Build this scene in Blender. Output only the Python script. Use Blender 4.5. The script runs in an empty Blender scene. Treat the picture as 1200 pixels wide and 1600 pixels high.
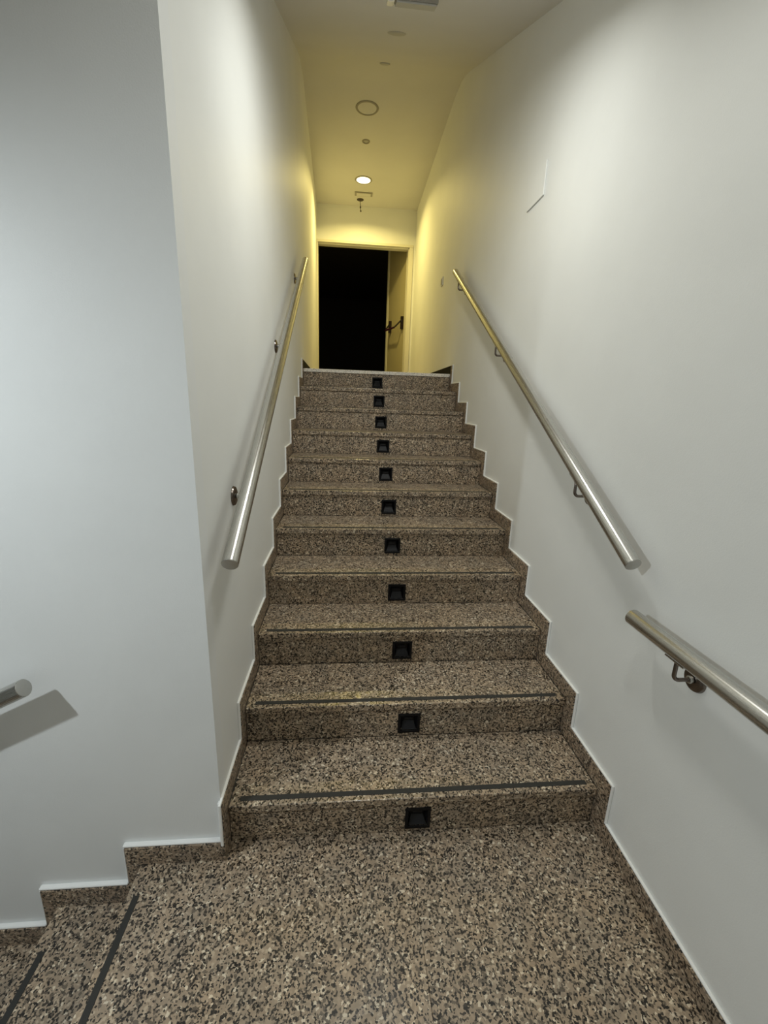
import bpy, bmesh, math, random
from mathutils import Vector, Matrix
random.seed(4)
SC = bpy.context.scene
COL = SC.collection

# ------------------------------------------------------------------ camera
cd = bpy.data.cameras.new('camera')
cam = bpy.data.objects.new('camera', cd)
COL.objects.link(cam)
cd.sensor_fit = 'VERTICAL'
cd.sensor_height = 36.0
cd.sensor_width = 27.0
cd.lens = 664.81 * 36.0 / 1600.0
cd.clip_start = 0.02
rt = Vector((0.995909, -0.084044, 0.033195))
up = Vector((-0.011011, 0.251749, 0.967730))
fw = Vector((0.089689, 0.964136, -0.249794))
m = Matrix((rt, up, -fw)).transposed().to_4x4()
m.translation = Vector((0.40695, -1.24530, 1.58813))
cam.matrix_world = m
SC.camera = cam

# ------------------------------------------------------------------ world + exposure
W = bpy.data.worlds.new('world')
SC.world = W
W.use_nodes = True
W.node_tree.nodes['Background'].inputs[0].default_value = (0.8, 0.9, 1.0, 1)
W.node_tree.nodes['Background'].inputs[1].default_value = 0.0
SC.view_settings.view_transform = 'Standard'
SC.view_settings.look = 'None'
SC.view_settings.gamma = 1
SC.view_settings.use_curve_mapping = False
SC.view_settings.exposure = -0.10

# lamp powers (the lamps themselves are built with their fixtures below)
P_PLATFORM, P_FILL, P_LOWER, P_LANDING = 12.6, 5.4, 84.0, 31.0
C_PLATFORM, C_LOWER, C_LANDING = (0.97, 0.99, 0.94), (0.88, 0.965, 1.0), (1.0, 0.80, 0.26)

# ------------------------------------------------------------------ dimensions
R_, G_, OV = 0.17, 0.2967, 0.012         # rise, going, nosing overhang
XL, XR = 0.0, 1.3887                     # skirting faces
WL, WR = -0.012, 1.402                   # wall faces
SY, SZ = -0.0586, 0.0745                 # skirting corner before nosing / above tread
N = 11
YB = 6.17                                # door wall
YF = -0.035                              # front wall face (left of the stairs)
YREAR = -1.75
TOP = N * R_
SL = 0.46                                # slope of the ceiling
YK, ZK = 3.40, 4.45
YC0 = 0.10
KD = .32
KY = [YK - KD + 2 * KD * i / 8 for i in range(9)]      # the bend of the ceiling is softly rounded
def zc(y):
    if y >= YK + KD: return ZK
    if y > YK - KD: return ZK - SL * (YK + KD - y) ** 2 / (4 * KD)
    return ZK - SL * (YK - y) if y > YC0 else ZK - SL * (YK - YC0)
def wl(y): return WL if y < 3.0 else WL - 0.070 * (y - 3.0) / (YB - 3.0)
def wr(y): return WR if y < 3.0 else WR + 0.046 * (y - 3.0) / (YB - 3.0)

# ------------------------------------------------------------------ materials
def mat(name):
    m_ = bpy.data.materials.new(name)
    m_.use_nodes = True
    nt = m_.node_tree
    return m_, nt, nt.nodes['Principled BSDF']
def simple(name, col, rough=0.5, metal=0.0, bump=None, emit=None, spec=None):
    m_, nt, b = mat(name)
    b.inputs['Base Color'].default_value = (*col, 1)
    b.inputs['Roughness'].default_value = rough
    b.inputs['Metallic'].default_value = metal
    if spec is not None: b.inputs['Specular IOR Level'].default_value = spec
    if emit:
        b.inputs['Emission Color'].default_value = (*emit[0], 1)
        b.inputs['Emission Strength'].default_value = emit[1]
    if bump:
        g = nt.nodes.new('ShaderNodeNewGeometry')
        n = nt.nodes.new('ShaderNodeTexNoise'); n.inputs['Scale'].default_value = bump[0]
        n.inputs['Detail'].default_value = 4
        bp = nt.nodes.new('ShaderNodeBump'); bp.inputs['Strength'].default_value = bump[1]
        bp.inputs['Distance'].default_value = bump[2]
        nt.links.new(g.outputs['Position'], n.inputs['Vector'])
        nt.links.new(n.outputs['Fac'], bp.inputs['Height'])
        nt.links.new(bp.outputs['Normal'], b.inputs['Normal'])
    return m_

def paint(name, col):
    m_, nt, b = mat(name)
    g = nt.nodes.new('ShaderNodeNewGeometry')
    n1 = nt.nodes.new('ShaderNodeTexNoise'); n1.inputs['Scale'].default_value = 2.2; n1.inputs['Detail'].default_value = 3
    n2 = nt.nodes.new('ShaderNodeTexNoise'); n2.inputs['Scale'].default_value = 260; n2.inputs['Detail'].default_value = 2
    n3 = nt.nodes.new('ShaderNodeTexNoise'); n3.inputs['Scale'].default_value = 5.0; n3.inputs['Detail'].default_value = 2
    for n in (n1, n2, n3): nt.links.new(g.outputs['Position'], n.inputs['Vector'])
    r = nt.nodes.new('ShaderNodeValToRGB')
    r.color_ramp.elements[0].position = 0.3; r.color_ramp.elements[1].position = 0.7
    r.color_ramp.elements[0].color = (*[c * 0.955 for c in col], 1)
    r.color_ramp.elements[1].color = (*col, 1)
    nt.links.new(n1.outputs['Fac'], r.inputs['Fac'])
    nt.links.new(r.outputs['Color'], b.inputs['Base Color'])
    b1 = nt.nodes.new('ShaderNodeBump'); b1.inputs['Strength'].default_value = 0.25; b1.inputs['Distance'].default_value = 0.0012
    b2 = nt.nodes.new('ShaderNodeBump'); b2.inputs['Strength'].default_value = 0.25; b2.inputs['Distance'].default_value = 0.01
    nt.links.new(n2.outputs['Fac'], b1.inputs['Height'])
    nt.links.new(n3.outputs['Fac'], b2.inputs['Height'])
    nt.links.new(b2.outputs['Normal'], b1.inputs['Normal'])
    nt.links.new(b1.outputs['Normal'], b.inputs['Normal'])
    b.inputs['Roughness'].default_value = 0.55
    b.inputs['Specular IOR Level'].default_value = 0.35
    return m_

def granite(name, tint=(1, 1, 1), pale=False):
    m_, nt, b = mat(name)
    L = nt.links.new
    g = nt.nodes.new('ShaderNodeNewGeometry')
    nz = nt.nodes.new('ShaderNodeTexNoise'); nz.inputs['Scale'].default_value = 110; nz.inputs['Detail'].default_value = 2
    L(g.outputs['Position'], nz.inputs['Vector'])
    mx = nt.nodes.new('ShaderNodeVectorMath'); mx.operation = 'MULTIPLY_ADD'
    L(nz.outputs['Color'], mx.inputs[0]); mx.inputs[1].default_value = (0.0075,) * 3
    L(g.outputs['Position'], mx.inputs[2])
    def vor(scale, off):
        a = nt.nodes.new('ShaderNodeVectorMath'); a.operation = 'ADD'; a.inputs[1].default_value = off
        L(mx.outputs[0], a.inputs[0])
        v = nt.nodes.new('ShaderNodeTexVoronoi'); v.feature = 'F1'; v.inputs['Scale'].default_value = scale
        L(a.outputs[0], v.inputs['Vector'])
        s = nt.nodes.new('ShaderNodeSeparateColor'); L(v.outputs['Color'], s.inputs[0])
        return s
    def ramp(src, stops):
        r = nt.nodes.new('ShaderNodeValToRGB'); r.color_ramp.interpolation = 'CONSTANT'
        e = r.color_ramp.elements
        while len(e) > 1: e.remove(e[-1])
        e[0].position, e[0].color = stops[0][0], (*stops[0][1], 1)
        for p, c in stops[1:]:
            x = e.new(p); x.color = (*c, 1)
        L(src, r.inputs['Fac']); return r
    v1 = vor(134, (0, 0, 0)); v2 = vor(186, (3.1, 1.7, 0.4)); v3 = vor(42, (1.2, 5.1, 2.4))
    if not pale:
        c1 = ramp(v1.outputs[0], [(0, (.17, .140, .108)), (.14, (.37, .300, .226)), (.42, (.43, .344, .258)), (.66, (.38, .304, .227)), (.79, (.54, .452, .346)), (.925, (.76, .68, .55))])
        c2 = ramp(v2.outputs[1], [(0, (.016, .013, .010)), (.165, (.050, .040, .030)), (.255, (.13, .105, .080)), (.31, (1, 1, 1))])
    else:
        c1 = ramp(v1.outputs[0], [(0, (.84, .83, .80)), (.3, (.95, .94, .92)), (.6, (.98, .98, .96))])
        c2 = ramp(v2.outputs[1], [(0, (.42, .41, .39)), (.06, (.6, .59, .56)), (.12, (1, 1, 1))])
    mul = nt.nodes.new('ShaderNodeMix'); mul.data_type = 'RGBA'; mul.blend_type = 'DARKEN'; mul.inputs[0].default_value = 1
    L(c1.outputs[0], mul.inputs[6]); L(c2.outputs[0], mul.inputs[7])
    # broad mottling of the stone, grey and pink patches
    big = nt.nodes.new('ShaderNodeTexNoise'); big.inputs['Scale'].default_value = 9; big.inputs['Detail'].default_value = 5
    L(g.outputs['Position'], big.inputs['Vector'])
    br = nt.nodes.new('ShaderNodeValToRGB')
    br.color_ramp.elements[0].position = .35; br.color_ramp.elements[0].color = (.88 * tint[0], .86 * tint[1], .83 * tint[2], 1)
    br.color_ramp.elements[1].position = .65; br.color_ramp.elements[1].color = (1.04 * tint[0], .97 * tint[1], .88 * tint[2], 1)
    L(big.outputs['Fac'], br.inputs['Fac'])
    m2 = nt.nodes.new('ShaderNodeMix'); m2.data_type = 'RGBA'; m2.blend_type = 'MULTIPLY'; m2.inputs[0].default_value = 1
    L(mul.outputs[2], m2.inputs[6]); L(br.outputs[0], m2.inputs[7])
    L(m2.outputs[2], b.inputs['Base Color'])
    rr = nt.nodes.new('ShaderNodeMapRange'); rr.inputs[3].default_value = .24; rr.inputs[4].default_value = .48
    L(v3.outputs[0], rr.inputs[0]); L(rr.outputs[0], b.inputs['Roughness'])
    bp = nt.nodes.new('ShaderNodeBump'); bp.inputs['Strength'].default_value = .2; bp.inputs['Distance'].default_value = .0008
    L(v1.outputs[1], bp.inputs['Height']); L(bp.outputs['Normal'], b.inputs['Normal'])
    return m_

def steel(name, axis, col=(.66, .65, .62), rough=.24):
    """Brushed stainless steel: fine streaks along the rail's own X axis."""
    m_, nt, b = mat(name)
    L = nt.links.new
    tc = nt.nodes.new('ShaderNodeTexCoord')
    mp = nt.nodes.new('ShaderNodeMapping'); mp.inputs['Scale'].default_value = axis
    n = nt.nodes.new('ShaderNodeTexNoise'); n.inputs['Scale'].default_value = 1; n.inputs['Detail'].default_value = 3
    L(tc.outputs['Object'], mp.inputs['Vector']); L(mp.outputs[0], n.inputs['Vector'])
    mr = nt.nodes.new('ShaderNodeMapRange'); mr.inputs[3].default_value = rough - .07; mr.inputs[4].default_value = rough + .12
    L(n.outputs['Fac'], mr.inputs[0]); L(mr.outputs[0], b.inputs['Roughness'])
    bp = nt.nodes.new('ShaderNodeBump'); bp.inputs['Strength'].default_value = .05; bp.inputs['Distance'].default_value = .0002
    L(n.outputs['Fac'], bp.inputs['Height']); L(bp.outputs['Normal'], b.inputs['Normal'])
    b.inputs['Base Color'].default_value = (*col, 1); b.inputs['Metallic'].default_value = 1
    return m_

M = dict(
    wall=paint('white_wall_paint', (.87, .875, .85)),
    front=paint('wall_paint_cool_light_tint', (.86, .87, .86)),  # same white paint, with the cool lamp's tint mixed into the colour
    ceil=paint('ceiling_paint', (.76, .75, .73)),
    caulk=simple('white_caulk', (.95, .95, .93), .5, bump=(60, .4, .002)),
    granite=granite('speckled_granite'),
    skirt=granite('speckled_granite_skirting', (.86, .84, .84)),
    pale=granite('granite_painted_sheen', pale=True),  # top nosing whitened: its bright sheen is put into the stone colour
    strip=simple('anti_slip_tape', (.034, .033, .029), .8, bump=(900, .6, .001)),
    dark_skirt=simple('dark_skirt', (.004, .0035, .003), .8, spec=.15),
    concrete=simple('concrete', (.18, .17, .16), .9),
    steel=steel('brushed_steel', (220, 220, 5), (.56, .55, .52)),
    cap=steel('steel_cap', (120, 120, 120), (.52, .51, .48), .45),
    dark_steel=simple('dark_steel', (.20, .17, .15), .25, 1.0),
    black=simple('black_plastic', (.004, .004, .005), .45, spec=.2),
    lens=simple('dark_smoked_plastic', (.012, .012, .014), .55, spec=.3),
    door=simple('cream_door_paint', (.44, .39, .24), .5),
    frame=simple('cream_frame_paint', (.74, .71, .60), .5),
    dark_room=simple('unlit_room_gloom', (.10, .085, .06), .9),
    maroon=simple('dark_maroon_enamel', (.008, .002, .004), .4),
    maroon_bar=simple('maroon_push_bar', (.045, .006, .028), .35),
    white_plastic=simple('white_plastic', (.80, .80, .77), .4),
    grey_plastic=simple('grey_white_plastic', (.50, .49, .45), .45),
    trim_ring=simple('dull_trim_ring', (.34, .32, .27), .5),
    lamp_warm=simple('lit_warm_diffuser', (1, .9, .6), .5, emit=((1.0, .90, .52), 3.0)),
    lamp_cool=simple('lit_cool_diffuser', (1, 1, 1), .5, emit=((1.0, .97, .9), 3.0)),
    wire=simple('brown_wire', (.05, .035, .02), .6),
    chrome=simple('chrome', (.85, .85, .85), .08, 1.0),
    clear=simple('plastic_painted_highlight', (.85, .85, .82), .08),
)

# ------------------------------------------------------------------ helpers
def obj(name, bm, material, parent=None, smooth=False):
    me = bpy.data.meshes.new(name)
    bmesh.ops.recalc_face_normals(bm, faces=bm.faces[:])
    bm.to_mesh(me); bm.free()
    if material: me.materials.append(material)
    if smooth:
        for p in me.polygons: p.use_smooth = True
        try: me.set_sharp_from_angle(angle=math.radians(40))
        except Exception: pass
    o = bpy.data.objects.new(name, me)
    COL.objects.link(o)
    if parent: o.parent = parent
    return o
def tag(o, label, cat, group=None):
    o['label'] = label; o['category'] = cat
    if group: o['group'] = group
    return o
def thing(name, label, cat, loc=(0, 0, 0), group=None):
    o = bpy.data.objects.new(name, None); COL.objects.link(o)
    o.location = loc; o.empty_display_size = .1
    return tag(o, label, cat, group)
def structure(name, bm=None, material=None, label=None):
    if bm is None:
        o = bpy.data.objects.new(name, None); COL.objects.link(o); o.empty_display_size = .1
    else: o = obj(name, bm, material)
    o['kind'] = 'structure'
    if label: o['label'] = label
    return o
def box(bm, x0, x1, y0, y1, z0, z1, bev=0.0, seg=2):
    vs = [bm.verts.new(v) for v in ((x0, y0, z0), (x1, y0, z0), (x1, y1, z0), (x0, y1, z0), (x0, y0, z1), (x1, y0, z1), (x1, y1, z1), (x0, y1, z1))]
    fs = [bm.faces.new([vs[i] for i in f]) for f in ((3, 2, 1, 0), (4, 5, 6, 7), (0, 1, 5, 4), (1, 2, 6, 5), (2, 3, 7, 6), (3, 0, 4, 7))]
    if bev:
        ed = list({e for f in fs for e in f.edges})
        bmesh.ops.bevel(bm, geom=ed, offset=bev, segments=seg, affect='EDGES', profile=.6)
    return vs
def B(*a, **k):
    bm = bmesh.new(); box(bm, *a, **k); return bm
def hexa(bm, c):
    """c: 8 corners, bottom ring then top ring."""
    vs = [bm.verts.new(v) for v in c]
    for f in ((3, 2, 1, 0), (4, 5, 6, 7), (0, 1, 5, 4), (1, 2, 6, 5), (2, 3, 7, 6), (3, 0, 4, 7)):
        bm.faces.new([vs[i] for i in f])
def tube(bm, pts, r, seg=16, caps=True, closed=False):
    pts = [Vector(p) for p in pts]; rings = []
    n = len(pts); ref = None
    for i, p in enumerate(pts):
        a = pts[i - 1] if i or closed else p; b = pts[(i + 1) % n] if (i < n - 1 or closed) else p
        t = (b - a).normalized()
        if ref is None:
            ref = t.orthogonal().normalized()
        ref = (ref - t * ref.dot(t)).normalized()
        bn = t.cross(ref)
        rings.append([bm.verts.new(p + (ref * math.cos(2 * math.pi * k / seg) + bn * math.sin(2 * math.pi * k / seg)) * r) for k in range(seg)])
    for i in range(n - 1 + (1 if closed else 0)):
        A, C = rings[i], rings[(i + 1) % n]
        for k in range(seg): bm.faces.new((A[k], A[(k + 1) % seg], C[(k + 1) % seg], C[k]))
    if caps and not closed:
        bm.faces.new(rings[0][::-1]); bm.faces.new(rings[-1])
def lathe(bm, prof, mtx, seg=32):
    """prof: (radius, height) pairs around local Z, closed with caps where the radius is 0."""
    rings = []
    for r, h in prof:
        if r < 1e-6: rings.append([bm.verts.new(mtx @ Vector((0, 0, h)))])
        else: rings.append([bm.verts.new(mtx @ Vector((r * math.cos(2 * math.pi * k / seg), r * math.sin(2 * math.pi * k / seg), h))) for k in range(seg)])
    for A, C in zip(rings, rings[1:]):
        for k in range(seg):
            j = (k + 1) % seg
            if len(A) == 1 and len(C) == 1: continue
            if len(A) == 1: bm.faces.new((A[0], C[k], C[j]))
            elif len(C) == 1: bm.faces.new((A[k], A[j], C[0]))
            else: bm.faces.new((A[k], A[j], C[j], C[k]))
def frame_from(zdir, origin, xdir=None):
    z = Vector(zdir).normalized()
    x = (Vector(xdir) if xdir else z.orthogonal()); x = (x - z * x.dot(z)).normalized()
    y = z.cross(x)
    mm = Matrix((x, y, z)).transposed().to_4x4(); mm.translation = Vector(origin)
    return mm

# ------------------------------------------------------------------ walls
def side_wall(name, fn, sign, y_start, zbot=-1.6):
    bm = bmesh.new(); T = .15
    ys = sorted(y for y in [y_start, YC0, 1.2, 2.3, 3.0, 4.8, YB + .12] + KY if y >= y_start)
    for a, b in zip(ys, ys[1:]):
        xa, xb = fn(a), fn(b); ta, tb = zc(a), zc(b)
        hexa(bm, [(xa, a, zbot), (xa + sign * T, a, zbot), (xb + sign * T, b, zbot), (xb, b, zbot),
                  (xa, a, ta), (xa + sign * T, a, ta), (xb + sign * T, b, tb), (xb, b, tb)])
    bmesh.ops.remove_doubles(bm, verts=bm.verts[:], dist=1e-5)
    return structure(name, bm, M['wall'], 'tall white painted wall beside the stairs')
side_wall('wall_left', wl, -1, .03)
side_wall('wall_right', wr, 1, YREAR)
ZF = zc(0)                                # flat ceiling over the platform
XS, ZS = -.78, 2.32                       # unseen soffit over the lower flight, its drop shaped to limit the spotlight
def zl(x): return ZS if x > -1.5 else ZS - .55 * (-1.5 - x)
XEND = -3.3
bm = bmesh.new()
for a, b, za, zb in ((WL, XS, ZF, ZF), (XS, -1.5, ZS, ZS), (-1.5, XEND, ZS, zl(XEND))):
    hexa(bm, [(b, YF, -2.4), (a, YF, -2.4), (a, .03, -2.4), (b, .03, -2.4), (b, YF, zb), (a, YF, za), (a, .03, za), (b, .03, zb)])
bmesh.ops.remove_doubles(bm, verts=bm.verts[:], dist=1e-5)
structure('wall_front', bm, M['front'], 'white wall with its cool lamplight tinted in, above the stairs that go down to the left')
structure('wall_rear', B(XEND, WR, YREAR - .12, YREAR, -2.4, ZF + .1), M['wall'])
structure('wall_end', B(XEND - .12, XEND, YREAR, YF + .06, -2.4, 1.6), M['wall'])
# door wall with its opening
DX0, DX1, DZ = -.062, 1.345, 3.935
bm = bmesh.new()
box(bm, wl(YB), DX0 - .02, YB, YB + .12, TOP - .3, 4.45)
box(bm, DX1 + .075, wr(YB), YB, YB + .12, TOP - .3, 4.45)
box(bm, DX0 - .02, DX1 + .075, YB, YB + .12, DZ + .04, 4.45)
structure('wall_back', bm, M['wall'], 'wall around the dark doorway at the top of the stairs')
# ceilings
bm = bmesh.new()
ky = [YREAR, YC0] + KY + [YB + .12]
for a, b in zip(ky, ky[1:]):
    xl0 = XS if b <= YC0 + .01 else WL - .15
    xl1 = xl0
    hexa(bm, [(xl0, a, zc(a)), (WR + .2, a, zc(a)), (WR + .2, b, zc(b)), (xl0, b, zc(b)),
              (xl0, a, zc(a) + .12), (WR + .2, a, zc(a) + .12), (WR + .2, b, zc(b) + .12), (xl0, b, zc(b) + .12)])
bmesh.ops.remove_doubles(bm, verts=bm.verts[:], dist=1e-5)
bmesh.ops.delete(bm, geom=[f for f in bm.faces if len(set(round(v.co.y, 4) for v in f.verts)) == 1 and YC0 + .01 < f.verts[0].co.y < YB], context='FACES')
for f in bm.faces: f.smooth = True
structure('ceiling', bm, M['ceil'], 'white ceiling sloping up over the stairs, level at the top').data.set_sharp_from_angle(angle=math.radians(12))
bm = bmesh.new()
for a, b in ((XEND, -1.5), (-1.5, XS)):
    hexa(bm, [(a, YREAR, zl(a)), (b, YREAR, ZS), (b, .03, ZS), (a, .03, zl(a)), (a, YREAR, ZF + .12), (b, YREAR, ZF + .12), (b, .03, ZF + .12), (a, .03, ZF + .12)])
structure('ceiling', bm, M['ceil'])

# ------------------------------------------------------------------ main staircase
stairs = thing('staircase', 'straight flight of eleven speckled granite steps rising between white walls to the doorway', 'staircase')
bm = bmesh.new()
for k in range(1, N + 1):
    y0 = (k - 1) * G_ + OV + .022
    y1 = k * G_ + OV + .022 if k < N else YB + .12
    zb_, zt_ = ((k - 2) * R_ if k > 1 else -.16), k * R_ - .0305
    box(bm, XL + .002, XR - .002, y0 + .02, y1, zb_, zt_)
    box(bm, XL + .002, .60, y0, y0 + .02, zb_, zt_)
    box(bm, .785, XR - .002, y0, y0 + .02, zb_, zt_)
obj('stair_core', bm, M['concrete'], stairs)
LX, LZ, LS = .6925, .0643, .0485          # step light centre and half size
for k in range(1, N + 1):
    y0 = (k - 1) * G_
    # tread slab
    if k < N:
        bm = B(XL + .0015, XR - .0015, y0, k * G_ + OV - .0008, k * R_ - .03, k * R_, bev=.0035)
        t = obj('tread_slab', bm, M['granite'], stairs)
        e = B(.036, 1.357, y0 + .022, y0 + .042, k * R_ + .0001, k * R_ + .0018, bev=.0006, seg=1)
        obj('anti_slip_strip', e, M['strip'], t)['label'] = 'dark grey anti-slip strip along the nosing'
    # riser slab with a square hole for the light
    zb, zt = (k - 1) * R_ + .0008, k * R_ - .0305
    cx, cz = LX, (k - 1) * R_ + LZ
    h = LS - .007
    a, b_ = y0 + OV, y0 + OV + .02
    bm = bmesh.new()
    zh0, zh1 = max(cz - h, zb + .002), min(cz + h, zt - .002)
    box(bm, XL + .0015, cx - h, a, b_, zb, zt)
    box(bm, cx + h, XR - .0015, a, b_, zb, zt)
    box(bm, cx - h, cx + h, a, b_, zb, zh0)
    box(bm, cx - h, cx + h, a, b_, zh1, zt)
    obj('riser_slab', bm, M['granite'], stairs)
o = obj('nosing_slab', B(XL + .0015, XR - .0015, 10 * G_, 10 * G_ + .30, TOP - .03, TOP, bev=.003), M['pale'], stairs)
o['label'] = 'speckled granite nosing of the top step, its bright sheen painted in'

# ------------------------------------------------------------------ floors
fl = structure('floor', None, None, 'speckled brown granite platform at the foot of the stairs')
PX0 = -.29
xs = [PX0, .654, XR + .012]
ys = [YF - .002, -.62, -1.2, YREAR]
for i in range(2):
    for j in range(3):
        y_hi = ys[j] if j else (YF - .001 if i == 0 else OV)
        if j == 0:
            bm = bmesh.new()
            if i == 0:
                # slab runs under the first riser and, left of the stairs, to the wall
                box(bm, PX0, XL - .0005, ys[1] + .0006, YF, -.03, 0, bev=.0008, seg=1)
                box(bm, XL - .0005, xs[1] - .0006, ys[1] + .0006, OV, -.03, 0, bev=0)
                bmesh.ops.remove_doubles(bm, verts=bm.verts[:], dist=1e-5)
            else:
                box(bm, xs[1] + .0006, xs[2], ys[1] + .0006, OV, -.03, 0, bev=.0008, seg=1)
        else:
            bm = B(xs[i] + (.0006 if i else 0), xs[i + 1] - (.0006 if i == 0 else 0), ys[j + 1] + .0006, ys[j] - .0006, -.03, 0, bev=.0008, seg=1)
        obj('floor_slab', bm, M['granite'], fl)
obj('screed', B(PX0 + .02, XR + .012, YREAR, .0, -.16, -.031), M['concrete'], fl)
o = obj('anti_slip_strip', B(-.270, -.250, -1.62, -.153, .0001, .0018, bev=.0006, seg=1), M['strip'], fl)
o['label'] = 'dark grey anti-slip strip along the edge of the platform'
fu = structure('floor', B(wl(4.5), wr(4.5), 10 * G_ + .302, YB + .12, TOP - .03, TOP), M['granite'], 'granite landing in front of the doorway at the top')

# ------------------------------------------------------------------ flight going down to the left
down = thing('staircase', 'flight of speckled brown granite steps going down to the left from the platform', 'staircase')
bm = bmesh.new()
ND = 7
for j in range(1, ND + 1):
    x1 = PX0 - (j - 1) * G_
    x0 = x1 - G_ - .02
    box(bm, x0 + .04, x1 + .02 if j > 1 else PX0 + .02, YREAR + .001, YF - .001, -(j + 1) * R_ - .1, -j * R_ - .0305)
obj('stair_core', bm, M['concrete'], down)
for j in range(1, ND + 1):
    xn = PX0 - j * G_                     # nosing of this lower tread
    z = -j * R_
    t = obj('tread_slab', B(xn, xn + G_ + OV - .0008, YREAR + .001, YF - .001, z - .03, z, bev=.0035), M['granite'], down)
    e = obj('anti_slip_strip', B(xn + .022, xn + .042, -1.62, -.183, z + .0001, z + .0018, bev=.0006, seg=1), M['strip'], t)
    e['label'] = 'dark grey anti-slip strip along the nosing'
    obj('riser_slab', B(xn + G_ + OV, xn + G_ + OV + .018, YREAR + .001, YF - .001, z + .0008, z + R_ - .0305), M['granite'], down)
structure('floor', B(XEND, PX0 - ND * G_, YREAR, YF, -(ND + 1) * R_ - .03, -(ND + 1) * R_), M['granite'])

# ------------------------------------------------------------------ skirting
def skirting(name, xi, xo, label):
    """Stepped skirting on a side wall. xi: wall face, xo: board face."""
    root = structure(name, None, None, label)
    lo, hi = min(xi, xo), max(xi, xo)
    s = 1 if xo > xi else -1
    for k in range(1, N + 1):
        y0 = (k - 1) * G_ + SY
        obj('skirting_board', B(lo, hi, y0, (k - 1) * G_ + OV - .0006, (k - 1) * R_ + .0004, k * R_ - .0004, bev=.0012, seg=1), M['skirt'], root)
        if k < N:
            obj('skirting_board', B(lo, hi, y0, k * G_ + SY - .0006, k * R_ + .0002, k * R_ + SZ, bev=.0012, seg=1), M['skirt'], root)
    # top board on the landing's edge, then the landing skirting, coloured near black
    obj('skirting_board', B(lo, hi, 10 * G_ + SY, 10 * G_ + SY + .045, TOP + .0002, TOP + SZ, bev=.0012, seg=1), M['skirt'], root)
    fn = wl if s == 1 else wr
    bm = bmesh.new()
    ys_ = [10 * G_ + SY + .046, 3.2, YB - .001]
    for a, b in zip(ys_, ys_[1:]):
        fa, fb = fn(a), fn(b)
        hexa(bm, [(fa, a, TOP + .0002), (fa + s * .013, a, TOP + .0002), (fb + s * .013, b, TOP + .0002), (fb, b, TOP + .0002),
                  (fa, a, TOP + SZ), (fa + s * .013, a, TOP + SZ), (fb + s * .013, b, TOP + SZ), (fb, b, TOP + SZ)])
    bmesh.ops.remove_doubles(bm, verts=bm.verts[:], dist=1e-5)
    o_ = obj('skirting_board', bm, M['dark_skirt'], root); o_['label'] = 'near-black skirting of the upper landing'
    return root, s
def caulk_side(root, xi, s):
    bm = bmesh.new(); w = .0075
    def bar(y0, y1, z0, z1, d=.010):
        j = random.uniform(-.0008, .0008)
        box(bm, min(xi, xi + s * (d + j)), max(xi, xi + s * (d + j)), y0, y1, z0, z1, bev=.002, seg=1)
    for k in range(1, N + 1):
        y0 = (k - 1) * G_ + SY
        bar(y0 - w, y0 - .0002, (k - 1) * R_ + SZ + .0002, k * R_ + SZ + w)
        if k < N: bar(y0, k * G_ + SY - w - .0002, k * R_ + SZ + .0002, k * R_ + SZ + w)
    return bm, w, bar
bl, s = skirting('baseboard_left', WL, XL, 'stepped granite skirting along the left wall of the stairs')
bm, w, bar = caulk_side(bl, WL, s)
obj('caulk_line', bm, M['caulk'], bl)
br_, s = skirting('baseboard_right', WR, XR, 'stepped granite skirting along the right wall')
bm, w, bar = caulk_side(br_, WR, s)
bar(YREAR, SY - w - .0002, SZ + .0002, SZ + w)
obj('caulk_line', bm, M['caulk'], br_)
ye = [SY - .0006, -.57, -1.17, YREAR]
for a, b in zip(ye, ye[1:]):
    obj('skirting_board', B(XR, WR, b + .0008, a, .0002, SZ, bev=.0012, seg=1), M['skirt'], br_)
# front skirting stepping down to the left
bf = structure('baseboard_front', None, None, 'granite skirting stepping down to the left under the front wall')
YS = YF - .020
bmc = bmesh.new()
def barf(x0, x1, z0, z1): box(bmc, x0, x1, YF - .017, YF, z0, z1, bev=.0025, seg=1)
for j in range(0, ND + 1):
    x1 = WL - .0004 if j == 0 else -.338 - (j - 1) * G_
    x0 = -.338 - j * G_
    z = -j * R_
    obj('skirting_board', B(x0, x1 - .0006, YS, YF, z + .0002, z + SZ, bev=.0012, seg=1), M['skirt'], bf)
    obj('skirting_board', B(x0, x0 + .048 + OV - .0006, YS, YF, z - R_ + .0004, z - .0004, bev=.0012, seg=1), M['skirt'], bf)
    barf(x0 - .006, x1 - (.0065 if j else .001), z + SZ + .0002, z + SZ + .009)
    barf(x0 - .006, x0 - .0004, z - R_ + SZ + .0096, z + SZ)
barf(WL - .006, WL - .0004, SZ + .01, R_ + SZ)
obj('caulk_line', bmc, M['caulk'], bf)

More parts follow.
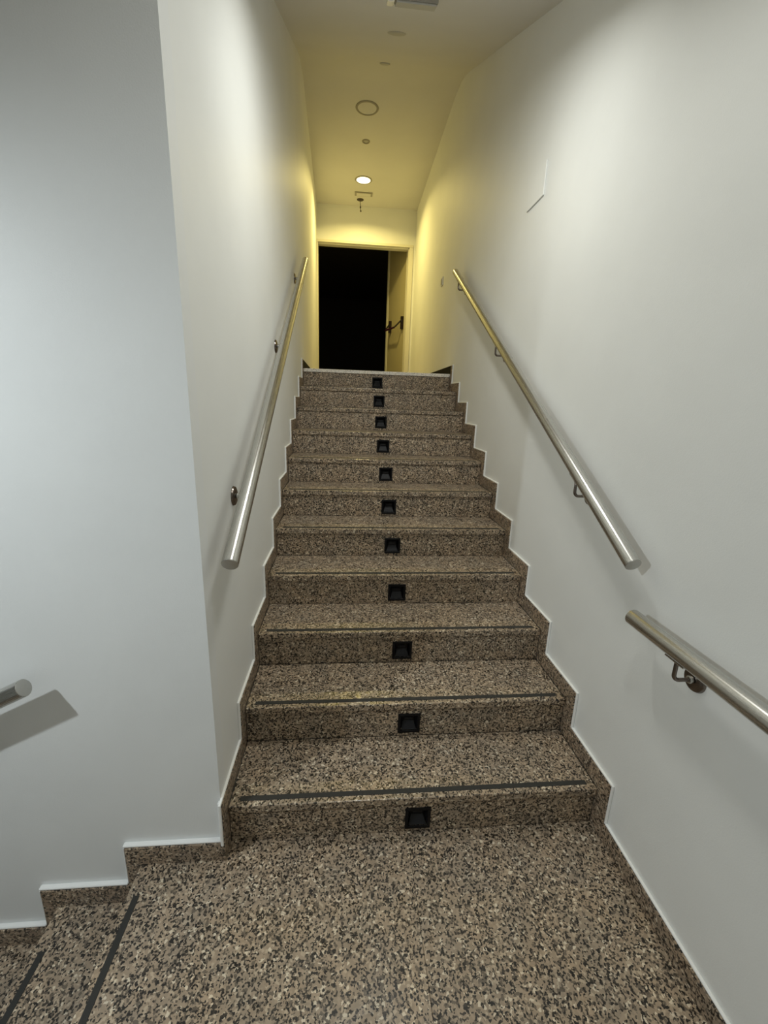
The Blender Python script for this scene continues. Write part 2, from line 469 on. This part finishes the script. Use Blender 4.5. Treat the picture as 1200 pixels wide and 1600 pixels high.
# ------------------------------------------------------------------ step lights
ORD = ['lowest riser, above the platform', 'second riser from the bottom', 'third riser from the bottom', 'fourth riser from the bottom', 'fifth riser from the bottom',
       'sixth riser, halfway up the stairs', 'fifth riser from the top', 'fourth riser from the top', 'third riser from the top', 'second riser from the top', 'topmost riser, under the brightened nosing']
def step_light(k):
    root = thing('step_light', 'black square recessed step light in the ' + ORD[k - 1], 'step light', (LX, (k - 1) * G_ + OV, (k - 1) * R_ + LZ), 'step lights')
    if proto is None:
        H = LS; bm = bmesh.new(); w = .012; f0, f1 = -.005, .0
        box(bm, -H, H, f0, f1, H - w, H, bev=.0012, seg=1)
        box(bm, -H, H, f0, f1, -H, -H + w, bev=.0012, seg=1)
        box(bm, -H, -H + w, f0, f1, -H + w, H - w, bev=.0012, seg=1)
        box(bm, H - w, H, f0, f1, -H + w, H - w, bev=.0012, seg=1)
        fr = obj('frame', bm, M['black'], root)
        I = H - w; d = .019
        bm = bmesh.new()                                  # recess: four funnel walls and a back plate
        fo = [bm.verts.new((x, -.001, z)) for x, z in ((-I, -I), (I, -I), (I, I), (-I, I))]
        bo = [bm.verts.new((x, d, z)) for x, z in ((-I * .72, -I * .1), (I * .72, -I * .1), (I * .72, I * .55), (-I * .72, I * .55))]
        for i in range(1, 4): bm.faces.new((fo[i], fo[(i + 1) % 4], bo[(i + 1) % 4], bo[i]))
        bm.faces.new(bo)
        rc = obj('recess', bm, M['black'], root)
        bm = bmesh.new()                                  # the sloping reflector at the bottom
        q = [bm.verts.new(v) for v in ((-I * .92, -.0005, -I * .93), (I * .92, -.0005, -I * .93), (I * .62, d - .001, -I * .06), (-I * .62, d - .001, -I * .06),
                                       (-I * .92, .0015, -I), (I * .92, .0015, -I), (I * .62, d + .0005, -I * .12), (-I * .62, d + .0005, -I * .12))]
        for f in ((0, 1, 2, 3), (7, 6, 5, 4), (0, 4, 5, 1), (1, 5, 6, 2), (2, 6, 7, 3), (3, 7, 4, 0)): bm.faces.new([q[i] for i in f])
        rf = obj('reflector', bm, M['lens'], root); rf['label'] = 'sloping dark grey reflector'
        bm = B(-I * .5, I * .5, d - .004, d - .0005, I * .12, I * .42, bev=.001, seg=1)
        ln = obj('lens', bm, M['lens'], root)
        return root, (fr, rc, rf, ln)
    for p in proto:
        c = p.copy(); COL.objects.link(c); c.parent = root
    return root, proto
proto = None
for k in range(1, N + 1):
    _, proto = step_light(k)

# ------------------------------------------------------------------ handrails
RAD = .0258
def handrail(label, a, b, wall_n, wall_pt, brackets, drop=.085, mirror=1):
    """a, b: ends of the rail axis; wall_n: unit normal of the wall (towards the room); brackets: distances from a."""
    a, b = Vector(a), Vector(b); d = (b - a); Ln = d.length; d.normalize()
    wn = Vector(wall_n)
    root = thing('handrail', label, 'handrail', a, 'steel handrails')
    root.matrix_world = Matrix.Translation(a)
    bm = bmesh.new(); mm = frame_from(d, (0, 0, 0), wn)
    c = .003
    def ring_prof(l0, l1): return [(RAD - .0035, l0 + .001), (RAD, l0 + .001), (RAD, l1 - .001), (RAD - .0035, l1 - .001)]
    lathe(bm, ring_prof(0, Ln), Matrix.Identity(4), 40)
    t = obj('tube', bm, M['steel'], root, True)
    # orient the local Z of the tube mesh along the rail (object coordinates follow the brushing)
    t.matrix_local = mm
    for l0, sg in ((0, -1), (Ln, 1)):
        bm = bmesh.new()
        lathe(bm, [(0, sg * .0015), (RAD - .0035, sg * .0015), (RAD - .0012, sg * .0006), (RAD - .0012, -sg * .004), (0, -sg * .004)], Matrix.Translation((0, 0, l0)), 40)
        e = obj('end_cap', bm, M['cap'], root, True); e.matrix_local = mm
        e['label'] = 'flat steel cap closing the end of the tube'
    dist = abs((a - Vector(wall_pt)).dot(wn))
    for s_ in brackets:
        p = d * s_
        bm = bmesh.new()
        bot = p - Vector((0, 0, RAD + .002))
        dn = Vector((0, 0, -1))
        # saddle plate under the tube, running with it
        up_ = (Vector((0, 0, 1)) - d * d.z).normalized(); sd = up_.cross(d)
        cc = p - up_ * (RAD + .0015)
        q = [cc + d * i * .034 + sd * j * .011 + up_ * kk * .0018 for kk in (-1, 1) for i, j in ((-1, -1), (1, -1), (1, 1), (-1, 1))]
        hexa(bm, q)
        sp = obj('saddle_plate', bm, M['steel'], root)
        # bent rod: straight down from the saddle, round the bend, into the wall
        z1 = -drop
        pts = [p - up_ * (RAD + .001), p + Vector((0, 0, -RAD - .016))]
        r_b = .018
        for i in range(0, 9):
            th = math.pi / 2 * i / 8
            pts.append(p + Vector((0, 0, z1 + r_b)) + Vector((0, 0, -1)) * r_b * math.sin(th) - wn * r_b * (1 - math.cos(th)))
        pts.append(p + Vector((0, 0, z1)) - wn * (dist - .008))
        bm = bmesh.new(); tube(bm, pts, .0058, 14)
        bk = obj('bracket', bm, M['dark_steel'], root, True); bk['label'] = 'bent steel rod bracket'
        # dished rosette on the wall
        bm = bmesh.new()
        cpt = p + Vector((0, 0, z1)) - wn * dist
        lathe(bm, [(.0, .012), (.012, .0118), (.026, .0105), (.034, .0075), (.0365, .003), (.037, 0.0002), (0, .0002)], frame_from(wn, cpt), 32)
        obj('rosette', bm, M['dark_steel'], bk, True)['label'] = 'dark reflective wall rosette'
        # small fixing ring where the rod meets the rosette
        bm = bmesh.new(); lathe(bm, [(.0, .024), (.010, .024), (.011, .022), (.011, .014), (0, .014)], frame_from(wn, cpt), 20)
        obj('collar', bm, M['steel'], bk, True)
    return root
handrail('sloping steel handrail on the left wall of the stairs, three brackets behind it',
         (.058, .0, 1.095), (.058, 2.651, 2.680), (1, 0, 0), (WL, 0, 0), (.41, 1.68, 2.88), drop=.075)
handrail('sloping steel handrail on the right wall of the stairs, below the blank cover plate',
         (1.332, -.034, 1.107), (1.332, 2.775, 2.699), (-1, 0, 0), (WR, 0, 0), (.47, 1.79, 3.07), drop=.095)
handrail('level steel handrail on the right wall at the picture edge, above the platform',
         (1.332, -.075, .945), (1.332, -1.55, .938), (-1, 0, 0), (WR, 0, 0), (.20, 1.25), drop=.088)
dr = Vector((-1, 0, -.5))
handrail('short visible end of the handrail sloping down on the front wall, far left',
         (-.510, -.105, .758), tuple(Vector((-.510, -.105, .758)) + dr.normalized() * 2.4), (0, -1, 0), (0, YF, 0), (.42, 1.9), drop=.085)

# ------------------------------------------------------------------ doorway at the top
tr = structure('trim_1', None, None, 'cream frame of the doorway')
bm = B(DX0 - .018, DX0, YB - .010, YB + .13, TOP, DZ, bev=.002, seg=1); obj('jamb', bm, M['frame'], tr)
bm = bmesh.new()
box(bm, DX1 + .012, DX1 + .072, YB - .012, YB + .13, TOP, DZ, bev=.003, seg=1)
box(bm, DX1, DX1 + .014, YB + .02, YB + .13, TOP, DZ, bev=.002, seg=1)
obj('jamb', bm, M['frame'], tr)
bm = bmesh.new()
box(bm, DX0 - .018, DX1 + .072, YB - .014, YB + .13, DZ + .001, DZ + .038, bev=.003, seg=1)
box(bm, DX0, DX1 + .012, YB + .03, YB + .13, DZ - .018, DZ + .002, bev=.002, seg=1)
obj('lintel', bm, M['frame'], tr)
# open leaf, hinged at the right jamb, swung away into the dark room
hinge = Vector((DX1 + .008, YB + .135, TOP + .012)); far = Vector((1.115, 7.06, TOP + .012))
u = (far - hinge); LW = u.length; u.normalize(); nrm = Vector((u.y * -1, u.x, 0))      # points to the left, into the opening
if nrm.x > 0: nrm = -nrm
door = bpy.data.objects.new('door_1', None); COL.objects.link(door); door['kind'] = 'structure'
door['label'] = 'open cream door leaf with a dark push bar'
LH = 4.28 - TOP
mm = Matrix((u, nrm, Vector((0, 0, 1)))).transposed().to_4x4(); mm.translation = hinge
door.matrix_world = mm
def dbox(name, material, parent, *a, **k):
    o_ = obj(name, B(*a, **k), material, parent); return o_
leaf = dbox('leaf', M['door'], door, 0, LW, -.045, 0, 0, LH, bev=.002, seg=1)
dbox('edge_strip', M['frame'], door, LW - .055, LW + .018, .0002, .010, 0, LH, bev=.002, seg=1)
dbox('edge_strip', M['frame'], door, .010, .035, .0002, .006, 0, LH, bev=.002, seg=1)
for hz in (.25, 1.0, 1.9):
    bm = bmesh.new(); tube(bm, [(-.008, .004, hz), (-.008, .004, hz + .11)], .008, 12)
    obj('hinge', bm, M['cap'], door, True)
pb = bpy.data.objects.new('panic_bar', None); COL.objects.link(pb); pb.parent = door
pb['label'] = 'dark maroon panic push bar'
ZB = 1.00
for xx, nm in ((.085, 'end_block'), (LW - .20, 'end_block')):
    bm = bmesh.new()
    box(bm, xx - .022, xx + .022, .0004, .042, ZB - .10, ZB + .10, bev=.006, seg=2)
    obj(nm, bm, M['maroon'], pb)
    bm = bmesh.new(); sgn = 1 if xx < .4 else -1
    tube(bm, [(xx, .035, ZB + .04), (xx + sgn * .02, .075, ZB - .005), (xx + sgn * .05, .115, ZB - .055), (xx + sgn * .075, .135, ZB - .075)], .013, 12)
    obj('arm', bm, M['maroon'], pb, True)
bm = bmesh.new(); tube(bm, [(.155, .135, ZB - .075), (LW - .27, .135, ZB - .075)], .016, 16)
obj('push_rod', bm, M['maroon_bar'], pb, True)
# room behind, its lack of light painted as dark surfaces
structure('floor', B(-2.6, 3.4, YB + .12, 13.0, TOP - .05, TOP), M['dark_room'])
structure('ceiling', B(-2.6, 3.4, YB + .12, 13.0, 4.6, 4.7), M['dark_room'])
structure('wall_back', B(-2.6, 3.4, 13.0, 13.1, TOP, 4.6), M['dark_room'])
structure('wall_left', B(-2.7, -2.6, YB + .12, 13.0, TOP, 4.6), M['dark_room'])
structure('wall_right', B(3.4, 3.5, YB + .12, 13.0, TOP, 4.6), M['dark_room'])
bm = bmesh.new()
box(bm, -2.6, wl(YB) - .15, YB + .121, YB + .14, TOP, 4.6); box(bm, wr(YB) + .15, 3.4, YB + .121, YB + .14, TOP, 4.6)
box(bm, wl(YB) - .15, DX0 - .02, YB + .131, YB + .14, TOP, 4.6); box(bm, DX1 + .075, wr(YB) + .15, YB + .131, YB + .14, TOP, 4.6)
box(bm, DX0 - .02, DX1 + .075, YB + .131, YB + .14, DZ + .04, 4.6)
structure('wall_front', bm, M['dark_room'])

# ------------------------------------------------------------------ ceiling fittings
def area(name, parent, mtx, size, power, color, spread):
    l = bpy.data.lights.new(name, 'AREA'); l.shape = 'DISK'; l.size = size; l.energy = power; l.color = color
    l.spread = math.radians(spread)
    o_ = bpy.data.objects.new(name, l); COL.objects.link(o_); o_.parent = parent
    o_.matrix_parent_inverse = Matrix.Translation(parent.location).inverted()
    o_.matrix_basis = mtx; return o_
def downlight(label, c, n, r, lit=None, power=0, color=(1, 1, 1), spread=150, size=None, ringmat='trim_ring'):
    """c: centre on the ceiling, n: direction out of the ceiling."""
    root = thing('ceiling_light', label, 'ceiling light', c)
    mm_ = frame_from(n, (0, 0, 0))
    bm = bmesh.new()
    lathe(bm, [(r * .80, .0005), (r * .82, .007), (r * .95, .006), (r, .0002)], mm_, 40)
    obj('trim_ring', bm, M[ringmat], root, True)
    bm = bmesh.new()
    lathe(bm, [(0, .0035), (r * .6, .0035), (r * .805, .003), (r * .805, .0002), (0, .0002)], mm_, 40)
    obj('diffuser', bm, M[lit] if lit else M['ceil'], root, True)
    if lit:
        c_ = Vector(c) + Vector(n).normalized() * .012
        x = frame_from(-Vector(n), c_)
        area('lamp', root, x, size or r * 1.5, power, color, spread)
    return root
DN = (0, 0, -1)
SN = Vector((0, SL, -1)).normalized()
downlight('round ceiling light shining yellow above the landing', (.595, 5.37, ZK), DN, .115, 'lamp_warm', P_LANDING, C_LANDING, 150, .17)
downlight('large unlit round ceiling light, grey ring nearest the camera side', (.578, 3.925, ZK), DN, .118)
root = thing('smoke_detector', 'small round ceiling fitting between the unlit ring and the yellow lamp', 'detector', (.590, 4.495, ZK))
bm = bmesh.new(); lathe(bm, [(.025, .0005), (.03, .008), (.042, .007), (.046, .0002)], frame_from(DN, (0, 0, 0)), 24)
obj('trim_ring', bm, M['trim_ring'], root, True)
bm = bmesh.new(); lathe(bm, [(0, .005), (.02, .004), (.0255, .0002), (0, .0002)], frame_from(DN, (0, 0, 0)), 24)
obj('sensor', bm, M['grey_plastic'], root, True)
downlight('round ceiling light over the foot of the stairs', (.66, .56, zc(.56)), SN, .12, 'lamp_cool', P_PLATFORM, C_PLATFORM, 160, .21)
root = thing('ceiling_light', 'small tilted white spotlight over the flight going down', 'ceiling light', (-1.35, -1.08, ZS))
aim = Vector((1.30, 1.0, -2.35)).normalized()
bm = bmesh.new(); lathe(bm, [(0, .012), (.045, .012), (.05, .008), (.05, .0002), (0, .0002)], frame_from(DN, (0, 0, 0)), 32)
obj('base', bm, M['white_plastic'], root, True)
bm = bmesh.new(); tube(bm, [(0, 0, -.011), (0, 0, -.05)], .008, 12)
obj('stem', bm, M['white_plastic'], root, True)
mc = frame_from(aim, (0, 0, -.075))
bm = bmesh.new(); lathe(bm, [(0, -.045), (.034, -.045), (.040, -.035), (.040, .045), (.037, .045), (.035, .022), (0, .022)], mc, 32)
obj('lamp_head', bm, M['white_plastic'], root, True)
bm = bmesh.new(); lathe(bm, [(0, .032), (.0345, .032), (.0345, .0225), (0, .0225)], mc, 32)
obj('lamp_glass', bm, M['lamp_cool'], root, True)
pl = bpy.data.lights.new('lamp', 'SPOT'); pl.energy = P_LOWER; pl.color = C_LOWER; pl.shadow_soft_size = .03
pl.spot_size = math.radians(132); pl.spot_blend = 1.0
lo_ = bpy.data.objects.new('lamp', pl); COL.objects.link(lo_); lo_.parent = root
lo_.matrix_local = frame_from(-aim, Vector((0, 0, -.075)) + aim * .055)
downlight('added fill light, a round unseen fitting over the level platform', (.74, -.50, ZF), DN, .12, 'lamp_cool', P_FILL, C_PLATFORM, 165, .2)  # out-of-view lamp added to brighten the platform and lower walls

# small grey cap and slot fittings on the sloping part of the ceiling
def on_slope(x, y): return (x, y, zc(y))
root = thing('blank_ceiling_cap', 'faint round cap on the sloping ceiling', 'cap', on_slope(.698, 2.13))
bm = bmesh.new(); lathe(bm, [(0, .006), (.035, .006), (.055, .0035), (.060, .0002), (0, .0002)], frame_from(SN, (0, 0, 0)), 28)
obj('cover', bm, M['grey_plastic'], root, True)
root = thing('blank_ceiling_cap', 'faint short dark cap on the ceiling just before its bend', 'cap', on_slope(.69, 3.10))
bm = bmesh.new(); lathe(bm, [(0, .009), (.030, .009), (.042, .006), (.045, .0002), (0, .0002)], frame_from(SN, (0, 0, 0)), 28)
obj('cover', bm, M['grey_plastic'], root, True)
# emergency light on the slope, cut by the top of the picture
root = thing('emergency_light', 'long grey emergency light on the sloping ceiling at the top edge of the picture', 'emergency light', on_slope(.68, 1.385))
mm_ = frame_from(SN, (0, 0, 0), (1, 0, 0))
def hb(x0, x1, y0, y1, z0, z1, bev=0.0):
    bm = B(x0, x1, y0, y1, z0, z1, bev=bev); bmesh.ops.transform(bm, matrix=mm_, verts=bm.verts[:]); return bm
obj('housing', hb(-.06, .15, -.05, .05, .0003, .032, .004), M['trim_ring'], root)
obj('diffuser', hb(-.055, .145, -.045, .045, .032, .040, .003), M['grey_plastic'], root)
obj('end_cap', hb(-.10, -.061, -.05, .05, .0003, .040, .012), M['clear'], root)['label'] = 'glossy end, its highlights painted white'  # end block coloured white in place of the housing's small highlights
# flush emergency panel and dangling wire near the door
root = thing('ceiling_panel', 'flat rectangular panel on the ceiling between the yellow lamp and the door', 'panel', (.612, 5.76, ZK))
obj('frame', B(-.125, .125, -.055, .055, -.012, -.0003, bev=.003), M['trim_ring'], root)
obj('diffuser', B(-.10, .10, -.04, .04, -.016, -.012, bev=.002), M['ceil'], root)
root = thing('wire_pendant', 'dark hook and loose wire hanging from a round rose before the door', 'wire', (.570, 5.95, ZK))
bm = bmesh.new(); lathe(bm, [(0, .012), (.03, .012), (.048, .006), (.050, .0002), (0, .0002)], frame_from(DN, (0, 0, 0)), 24)
obj('ceiling_rose', bm, M['wire'], root, True)
bm = bmesh.new(); tube(bm, [(0, 0, -.012), (.001, .002, -.05), (.006, .004, -.08), (.004, .0, -.11), (.008, .002, -.142)], .0045, 10)
obj('cable', bm, M['wire'], root, True)
for a_, b_ in (((.003, 0, -.088), (.004, 0, -.108)), ((.009, 0, -.138), (.010, 0, -.155))):
    bm = bmesh.new(); tube(bm, [a_, b_], .010, 10)
    obj('connector', bm, M['wire'], root, True)

# ------------------------------------------------------------------ wall plates on the right wall
root = thing('wall_plate', 'white blank cover plate high on the right wall', 'cover plate', (WR, 1.30, 2.72))
obj('cover', B(-.007, -.0003, -.105, .105, -.078, .078, bev=.0015, seg=1), M['wall'], root)
root = thing('light_switch', 'small white light switch on the right wall above the end of the handrail', 'light switch', (wr(3.71) - .0003, 3.71, 2.855))
obj('plate', B(-.010, 0, -.041, .041, -.041, .041, bev=.002), M['white_plastic'], root)
obj('rocker', B(-.016, -.0102, -.022, .022, -.026, .026, bev=.002), M['grey_plastic'], root)
